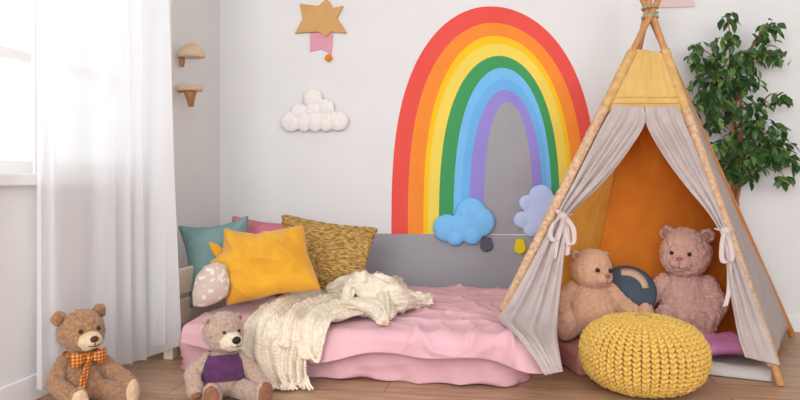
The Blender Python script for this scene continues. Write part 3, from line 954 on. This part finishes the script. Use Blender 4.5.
# rope
m = MB()
rope = [(AP + [.034 * math.cos(a), .034 * math.sin(a), .01 * math.sin(a * .5) + .0035 * a - .025]) - T0 for a in np.linspace(0, 6 * PI, 90)]
m.tube(rope, .006, 8); m.build('rope', mat('green_grey_rope', (176, 172, 140), (150, 150, 120), nscale=90, rough=.95), tent)

nF = np.cross(FR - AP, FL - AP); nF /= np.linalg.norm(nF)
if np.dot(nF, O - AP) < 0: nF = -nF
# panels between two poles
def panel(name, pa_, pb_, t0_, t1_, m_, off=0.0, sag=.02, nfold=0, solid=.003, seed=0, ns=50, nt=60, bow_=0.0):
    G = np.zeros((nt, ns, 3))
    n_ = np.cross(pb_(0) - pa_(0), pa_(1) - pa_(0)); n_ /= np.linalg.norm(n_)
    ctr = (FL + FR + BL + BR) / 4
    if np.dot(n_, ctr - pa_(0)) > 0: n_ = -n_
    for i in range(nt):
        t = t0_ + (t1_ - t0_) * i / (nt - 1)
        for j in range(ns):
            s = j / (ns - 1)
            p = pa_(t) * (1 - s) + pb_(t) * s
            w = sag * math.sin(PI * s) * (1 - t) + .012 * (1 - t) * noise.noise(Vector((s * 5, t * 4, seed)))
            w += .006 * noise.noise(Vector((s * 14 + t * 6, t * 9, seed + 4))) * math.sin(PI * s)
            G[i, j] = p + n_ * (off - w) - T0
    m = MB(); m.grid(G); return m.build(name, m_, tent, solid=solid)
TT = .885
lowL = lambda f: f
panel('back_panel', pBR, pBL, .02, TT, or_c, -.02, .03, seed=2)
panel('side_panel', pFR, pBR, .035, TT, grey_c, .006, .02, seed=5)
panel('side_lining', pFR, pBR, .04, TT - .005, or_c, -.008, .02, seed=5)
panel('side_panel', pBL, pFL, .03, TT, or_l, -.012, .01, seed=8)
# yellow upper panel of the front
def tpar(pf, py):     # pole parameter at the given image row
    lo_, hi_ = 0.0, 1.0
    for _ in range(40):
        mid = (lo_ + hi_) / 2; q = pf(mid); y = HY - F * (q[2] - H) / depth_of(q)
        if y > py: lo_ = mid
        else: hi_ = mid
    return lo_
tA, tB = tpar(pFR, 110), tpar(pFR, 50)
up = panel('upper_panel', pFL, pFR, tpar(pFL, 110), tpar(pFL, 49), yel_c, .004, -.004, seed=11)
for k in (98, 104):
    m = MB(); ta, tb = tpar(pFL, k), tpar(pFR, k)
    m.tube([pFL(ta) * (1 - s) + pFR(tb) * s + nF * .012 - T0 for s in np.linspace(0.02, .98, 12)], .0025, 6); m.build('seam', yel_c, up)

# pole sleeves on the front poles
def sleeve(pf, y0, y1, m_, r=.024, seed=0):
    t1_, t0_ = tpar(pf, y0), tpar(pf, y1)
    n_ = 150; pts = [pf(t) - T0 for t in np.linspace(t0_, t1_, n_)]
    rad = [r * (1 + .035 * math.sin(i * 1.3 + 2 * math.sin(i * .31 + seed)) + .07 * noise.noise(Vector((i * .21, seed, 0)))) for i in range(n_)]
    m = MB(); m.tube(pts, rad, 20, caps=True)
    me = m.mesh('pole_sleeve'); displace(me, lambda p: .0025 * nz(p, 60, seed)); return link('pole_sleeve', me, m_, tent)
ysl = mat('straw_sleeve', (218, 178, 118), (202, 160, 104), nscale=30, rough=.95, bump=.5, bscale=60, bdist=.006)
sleeve(pFL, 52, 110, ysl, .022, 1); sleeve(pFL, 108, 312, sleeve_m, .0235, 2)
sleeve(pFR, 50, 112, ysl, .021, 3); sleeve(pFR, 110, 366, sleeve_m, .0235, 4)

# front flaps, gathered by ties
def flap(name, rows, nf, seed, amp=.019):
    """rows: (pole px, edge px, metres in front of the front plane)"""
    A = np.array([atP(r[0][0], r[0][1], AP, nF) for r in rows]); E = np.array([atP(r[1][0], r[1][1], AP, nF) for r in rows])
    dd = np.array([r[2] for r in rows])
    def shift(Pn):
        out = []
        for p, d in zip(Pn, dd):
            v = p - O; out.append(O + v * (1 - d / np.linalg.norm(v)))
        return np.array(out)
    nt, ns = 130, 64
    A, E = smoothpath(shift(A), nt), smoothpath(shift(E), nt)
    G = np.zeros((nt, ns, 3))
    for i in range(nt):
        t = i / (nt - 1)
        w = np.linalg.norm(E[i] - A[i])
        for j in range(ns):
            s = j / (ns - 1)
            ff = amp * (math.sin(2 * PI * (nf * s + .25 * math.sin(5 * t + seed))) + .4 * math.sin(2 * PI * (nf * 2.1 * s + t * 1.5 + seed)))
            ff *= min(1, s * 5) * min(1, .35 + w * 2.2) * min(1, t * 6 + .02) * (1 - .8 * max(0, (t - .8) / .2))
            p = A[i] * (1 - s) + E[i] * s + nF * (.026 + ff + amp * .6)
            p[2] = max(p[2], .008)
            G[i, j] = p - T0
    m = MB(); m.grid(G); return m.build(name, grey_c, tent, solid=.004)
flap('front_flap', [((613, 109), (642, 110), 0), ((609, 115), (643, 127), 0), ((600, 131), (628, 152), 0), ((587, 157), (608, 178), 0), ((573, 185), (586, 200), 0), ((561, 207), (570, 215), 0), ((557, 217), (566, 222), .012),
                    ((550, 229), (566, 233), .01), ((538, 252), (563, 255), .01), ((525, 276), (560, 285), .02), ((510, 302), (557, 315), .06), ((499, 319), (556, 336), .16), ((514, 334), (558, 352), .27), ((532, 357), (560, 364), .31), ((544, 376), (562, 372), .3)], 2.6, 1.0)
flap('front_flap', [((675, 109), (644, 110), 0), ((678, 116), (645, 127), 0), ((689, 142), (662, 158), 0), ((702, 175), (682, 187), 0), ((714, 205), (703, 213), 0), ((722, 226), (714, 229), .0), ((726, 236), (718, 237), .012),
                    ((731, 250), (721, 251), .01), ((743, 280), (726, 281), .01), ((755, 312), (731, 312), .01), ((766, 342), (736, 338), .01), ((775, 366), (742, 358), .0)], 2.6, 2.2, .015)
# ties
tie_m = mat('taupe_tie', (206, 190, 184), rough=.9)
def tie(c_, dx, seed, pts):
    m = MB()
    m.ball(c_ - T0, (.02, .016, .018), nu=14, nv=8)
    for path in pts:
        P = smoothpath(np.array([atP(x, y, AP, nF) + nF * o_ for x, y, o_ in path]) - T0, 22)
        G = np.array([[q + np.array([dx_ * .9, 0, dx_ * .3]) for dx_ in np.linspace(-.011, .011, 4)] for q in P])
        m.grid(G)
    m.build('tie_bow', tie_m, tent, solid=.004)
cL = atP(562, 220, AP, nF) + nF * .045
tie(cL, 0, 0, [[(562, 219, .05), (552, 228, .07), (549, 240, .065), (556, 244, .06), (563, 222, .05)], [(563, 219, .05), (571, 232, .07), (572, 246, .07), (567, 247, .06), (562, 222, .05)],
               [(562, 221, .05), (557, 240, .06), (553, 262, .05)], [(563, 221, .05), (567, 240, .055), (566, 258, .05)], [(556, 213, .045), (562, 219, .05), (570, 217, .03)]])
cR = atP(722, 234, AP, nF) + nF * .045
tie(cR, 0, 0, [[(721, 233, .05), (717, 248, .065), (718, 264, .06), (727, 264, .06), (726, 248, .055), (722, 235, .05)], [(721, 236, .05), (725, 262, .05), (726, 290, .04), (722, 308, .04)], [(714, 230, .03), (721, 234, .05), (729, 233, .035)]])

# ground sheet
fc = mat('pale_grey_sheet', (206, 200, 196), (196, 190, 186), nscale=8, rough=.92, bump=.2, bscale=50, bdist=.004)
G = []
qa, qb, qc, qd = np.array([.38, 3.02, 0]), FR + [-.02, .04, 0], BR + [-.08, -.03, 0], BL + [.06, -.03, 0]
for i in range(40):
    t = i / 39; row = []
    for j in range(60):
        s = j / 59
        p = (qa * (1 - s) + qb * s) * (1 - t) + (qd * (1 - s) + qc * s) * t
        z = .014 + .006 * noise.noise(Vector((p[0] * 9, p[1] * 9, 1))) + .028 * math.exp(-((t - .07) / .07) ** 2)
        row.append((p[0], p[1], z if 0 < i else .004))
    G.append(row)
m = MB(); m.grid(np.array(G) - T0); m.build('ground_sheet', fc, tent, solid=.004)

# ------------------------------------------------------------------ INSIDE THE TENT
rosem = mat('dusty_rose_mat', (186, 128, 118), (178, 120, 110), nscale=6, rough=.92, bump=.2, bscale=40)
def rot_box(name, c, size, rz, m_, label, cat, bevel):
    m = MB(); m.box((-size[0] / 2, -size[1] / 2, 0), (size[0] / 2, size[1] / 2, size[2]))
    o = m.build(name, m_, smooth=True); b_ = o.modifiers.new('bev', 'BEVEL'); b_.width = bevel; b_.segments = 4
    o.location = c; o.rotation_euler = (0, 0, rz); tag(o, label, cat); return o
rot_box('floor_cushion', (.36, 3.05, .001), (.34, .44, .098), math.radians(18), rosem, 'flat dusty rose floor cushion under the seated tan bear', 'floor cushion', .02)

p3 = np.array([.355, 3.13, .105])
bear('tan teddy bear at left inside the tent beside the left flap', p3, math.radians(2), .46, (192, 146, 116), (218, 174, 142), (208, 162, 132), (160, 108, 90), (204, 160, 138),
     ear=.048, eye_at=(.075, .015), head=(.02, .08, math.radians(30)), fuzz=.003, tors=(.225, .19, .26), hr=(.208, .19, .165), head_at=(0, -.02, .62), muzzle_r=(.1, .085, .075), eye_r=.022, nose_r=(.03, .02, .02), curl=.3,
     arms=[[(.17, 0, .43), (.30, -.06, .3), (.27, -.2, .2)], [(.17, 0, .43), (.27, -.08, .3), (.38, -.24, .22)]],
     legs=[[(.12, -.06, .115), (.2, -.2, .11), (.27, -.36, .10)], [(.12, -.06, .115), (.28, -.18, .13), (.43, -.27, .16)]])
p4 = atD(686, 343, 3.2)
bear('pinkish curly teddy bear at right inside the tent by the tied flap', (p4[0], p4[1], .045), math.radians(-17), .58, (206, 160, 148), (232, 192, 178), (216, 172, 160), (176, 116, 108), (204, 160, 150),
     ear=.058, eye_at=(.066, .01), ear_at=(.76, .86), head=(0, .02, math.radians(-9)), fuzz=.0045, fscale=100, hr=(.2, .18, .172), head_at=(0, -.03, .69), muzzle_r=(.1, .06, .075), eye_r=.016, nose_r=(.026, .018, .016), curl=1.0, bsc=110,
     arms=[[(.16, 0, .44), (.27, -.04, .34), (.36, -.12, .24)], [(.16, 0, .44), (.23, -.08, .3), (.17, -.20, .22)]],
     legs=[[(.1, -.04, .115), (.12, -.13, .12), (.13, -.21, .11)]] * 2)
# round blue cushion with a beige patch
bl_m = mat('slate_blue_cotton', (84, 96, 108), (76, 88, 100), nscale=20, rough=.92, bump=.2, bscale=80)
circ = [(.132 * math.cos(a), .125 * math.sin(a)) for a in np.linspace(0, 2 * PI, 60, endpoint=False)]
MC = frame_matrix(atD(627, 291, 3.17), (-.15, -.85, .45), .3)
bc = put(outline_pillow(circ, .06, wr=.002), 'cushion', bl_m, MC, 'round slate blue cushion with beige patch between the tent bears', 'cushion')
mo = []
for a in np.linspace(.35, 2.2, 14): mo.append((.095 * math.cos(a), .095 * math.sin(a)))
for a in np.linspace(2.2, .35, 14): mo.append((.095 * math.cos(a) * .72 - .0, .095 * math.sin(a) * .58))
mp_ = np.array(mo)
m = MB(); hh = lambda x, z: -.06 * (max(0, 1 - (math.hypot(x, z) / .13) ** 2.2)) ** .62 - .003
A_ = np.array([[(x, hh(x, z), z) for x, z in mp_[:14]], [(x, hh(x, z), z) for x, z in (mp_[:14] + mp_[14:][::-1]) / 2], [(x, hh(x, z), z) for x, z in mp_[14:][::-1]]])
m.grid(A_); m.build('patch', mat('beige_felt', (208, 180, 152), rough=.95), bc, solid=.003)
# magenta pink cushion
mg = mat('orchid_cotton', (220, 146, 196), (212, 136, 188), nscale=10, rough=.9, bump=.3, bscale=40, bdist=.006)
pk = atZ(723, 344, .07)
o = put(outline_pillow(sq_outline(.13, .10, .08), .04, wr=.006, seed=4), 'cushion', mg, Matrix.Translation((pk[0] - .005, pk[1] - .055, .084)) @ Matrix.Rotation(.25, 4, 'Z') @ Matrix.Rotation(-PI / 2 + .06, 4, 'X'),
        'orchid pink cushion lying flat beside the pouf inside the tent', 'cushion')

# ------------------------------------------------------------------ PLANT
ppot = np.array([1.02, 3.69, 0])
plant = thing('ficus_tree', 'tall leafy green indoor fig tree behind the tent', 'plant', ppot)
m = MB()
prof = [(.0, .0), (.055, 0), (.072, .16), (.078, .17), (.078, .19), (.068, .19), (.066, .165), (0, .165)]
P = np.array([[(r * math.cos(a), r * math.sin(a), z) for a in np.linspace(0, 2 * PI, 32, endpoint=False)] for r, z in prof])
m.grid(P, close_v=True); m.build('pot', mat('white_pot', (224, 220, 214), rough=.5), plant)
bark = mat('ficus_bark', (178, 120, 80), (140, 92, 62), nscale=20, rough=.8, stretch=(3, 3, .6))
base_t = atD(735, 196, 3.40)
def pp_(px, py, d):
    q = atD(px, py, d)
    if q[1] > WY - .03: q = atY(px, py, WY - .03)
    return q - ppot
m = MB()
for k in range(3):
    ph = k * 2 * PI / 3
    pts = [(.012 * math.cos(ph), .012 * math.sin(ph), .16)]
    for q_, (px, py) in enumerate([(733, 215), (735, 195), (738, 165), (737, 135), (736, 105), (735, 78)]):
        c_ = pp_(px, py, 3.47)
        rad = .014 + .006 * q_ * .5
        pts.append(c_ + [rad * math.cos(ph + q_ * 1.1), rad * math.sin(ph + q_ * 1.1), 0])
    m.tube(smoothpath(pts, 50), np.linspace(.010, .006, 50), 8)
clusters = [ # px, py, rx, ry, leaves, from (px,py)
    (728, 20, 8, 9, 12, (733, 70)), (725, 38, 13, 8, 20, (733, 72)), (772, 22, 9, 5, 9, (745, 62)), (764, 34, 14, 8, 16, (742, 66)), (697, 46, 8, 7, 12, (730, 80)), (702, 58, 14, 9, 28, (731, 82)),
    (722, 62, 18, 12, 46, (735, 85)), (745, 58, 16, 11, 40, (736, 80)), (768, 50, 13, 8, 22, (740, 76)), (786, 56, 9, 5, 7, (752, 60)), (708, 82, 17, 12, 44, (734, 104)), (733, 84, 16, 14, 48, (735, 90)),
    (752, 78, 10, 12, 18, (738, 100)), (703, 102, 14, 11, 34, (734, 118)), (726, 108, 15, 14, 40, (735, 120)), (748, 104, 9, 10, 16, (737, 120)), (766, 102, 12, 7, 14, (738, 126)), (780, 95, 7, 5, 8, (760, 106)),
    (712, 124, 12, 9, 18, (735, 136)), (756, 122, 14, 11, 30, (737, 140)), (774, 132, 14, 10, 32, (738, 150)), (745, 134, 12, 12, 26, (737, 150)), (722, 146, 12, 10, 20, (736, 160)), (758, 146, 16, 12, 44, (738, 164)),
    (782, 148, 12, 10, 28, (740, 158)), (742, 158, 14, 12, 34, (738, 172)), (766, 160, 12, 9, 24, (738, 172)), (730, 172, 12, 9, 26, (737, 180)), (748, 174, 12, 7, 18, (737, 182)), (793, 160, 8, 9, 14, (760, 150)), (785, 178, 7, 8, 12, (762, 158))]
lv = MB()
for (px, py, rx, ry, nl, fr) in clusters:
    dz = random.uniform(-.10, .05)
    D = 3.40 + dz if px > 712 else 3.47 + dz * .3
    c_ = pp_(px, py, D); f0 = pp_(fr[0], fr[1], 3.47)
    mid = (c_ + f0) / 2 + [0, 0, .03]
    m.tube(smoothpath([f0, mid, c_], 10), np.linspace(.005, .0015, 10), 5)
    for _ in range(int(nl * 1.25)):
        r_ = math.sqrt(random.random()); a = random.uniform(0, 2 * PI)
        q = pp_(px + rx * r_ * math.cos(a), py + ry * r_ * math.sin(a), max(3.36 if px > 712 else 3.43, min(3.6, D + random.uniform(-.09, .07))))
        if abs((q + ppot)[0] - 1.115) < .045 and py > 85 and random.random() < .55: q[1] += .09
        if (q + ppot)[0] < 1.02 and (q + ppot)[2] < 1.0: q[1] = max(q[1], 3.60 - ppot[1])
        L1 = random.uniform(.045, .072); W1 = L1 * random.uniform(.22, .3)
        yaw = random.uniform(0, 2 * PI); pitch = random.uniform(-1.35, -.1)
        E_ = Euler((random.uniform(-.6, .6), 0, 0)).to_matrix()
        Rm = Euler((0, -pitch, yaw)).to_matrix() @ E_
        loc_ = []
        for t_, w_ in ((0, 0), (.18, .55), (.42, 1), (.7, .72), (.88, .28), (1, 0)):
            dz_ = -.16 * L1 * t_ * t_
            for sgn in (-1, 0, 1):
                loc_.append((t_ * L1, sgn * w_ * W1, dz_ + abs(sgn) * .25 * w_ * W1))
        V_ = np.array([np.array(Rm @ Vector(v)) for v in loc_]) + q
        if (V_[:, 1] + ppot[1]).max() > WY - .01: V_[:, 1] -= (V_[:, 1] + ppot[1]).max() - (WY - .012)
        fs = []
        for i in range(5):
            for j in range(2):
                fs.append((i * 3 + j, i * 3 + j + 1, i * 3 + j + 4, i * 3 + j + 3))
        lv.add(V_, fs)
m.build('trunk', bark, plant)
lm = bpy.data.materials.new('ficus_leaf'); lm.use_nodes = True
b = lm.node_tree.nodes['Principled BSDF']; b.inputs['Roughness'].default_value = .38
ge = nd(lm, 'ShaderNodeNewGeometry'); r = nd(lm, 'ShaderNodeValToRGB')
r.color_ramp.elements[0].color = rgb((50, 82, 44)); r.color_ramp.elements[1].color = rgb((134, 166, 84)); r.color_ramp.elements[1].position = 1
e_ = r.color_ramp.elements.new(.7); e_.color = rgb((76, 118, 58))
lk(lm, ge.outputs['Random Per Island'], r.inputs['Fac']); lk(lm, r.outputs['Color'], b.inputs['Base Color'])
tr_ = nd(lm, 'ShaderNodeBsdfTranslucent'); lk(lm, r.outputs['Color'], tr_.inputs['Color'])
mx = nd(lm, 'ShaderNodeMixShader'); mx.inputs[0].default_value = .2
lk(lm, b.outputs[0], mx.inputs[1]); lk(lm, tr_.outputs[0], mx.inputs[2]); lk(lm, mx.outputs[0], lm.node_tree.nodes['Material Output'].inputs['Surface'])
fo = lv.build('foliage', lm, plant)
m = MB(); m.ball((0, 0, .155), (.064, .064, .012)); m.build('soil', mat('soil', (70, 52, 40), rough=1, bump=.8, bscale=150), plant)

# ------------------------------------------------------------------ LIGHT
w = bpy.data.worlds.new('world'); SC.world = w; w.use_nodes = True
bg = w.node_tree.nodes['Background']; bg.inputs['Color'].default_value = (.93, .968, 1.0, 1); bg.inputs['Strength'].default_value = 1.4

def area(name, loc, size, rot, power, col=(1, 1, 1)):
    l = bpy.data.lights.new(name, 'AREA'); l.shape = 'RECTANGLE'; l.size, l.size_y = size; l.energy = power; l.color = col
    o = bpy.data.objects.new(name, l); COL.objects.link(o); o.location = loc; o.rotation_euler = rot; return o
# daylight entering by the window beside the curtain; two unseen fill lamps added behind the camera
area('window_daylight', (WX - .45, 1.8, 1.65), (2.0, 1.5), (0, math.radians(-90), 0), 6, (1, .99, .98))
area('added_front_fill', (-1.0, -1.75, 1.7), (1.9, 1.7), (math.radians(76), 0, math.radians(-14)), 88, (.985, .99, 1))
area('added_front_fill', (2.0, -1.75, 1.7), (1.6, 1.6), (math.radians(80), 0, math.radians(42)), 42, (.97, .985, 1))

SC.view_settings.view_transform = 'Standard'
SC.view_settings.look = 'None'
SC.view_settings.gamma = 1
SC.view_settings.exposure = 0.0
SC.cycles.use_denoising = True
SC.cycles.max_bounces = 8
SC.cycles.transparent_max_bounces = 12
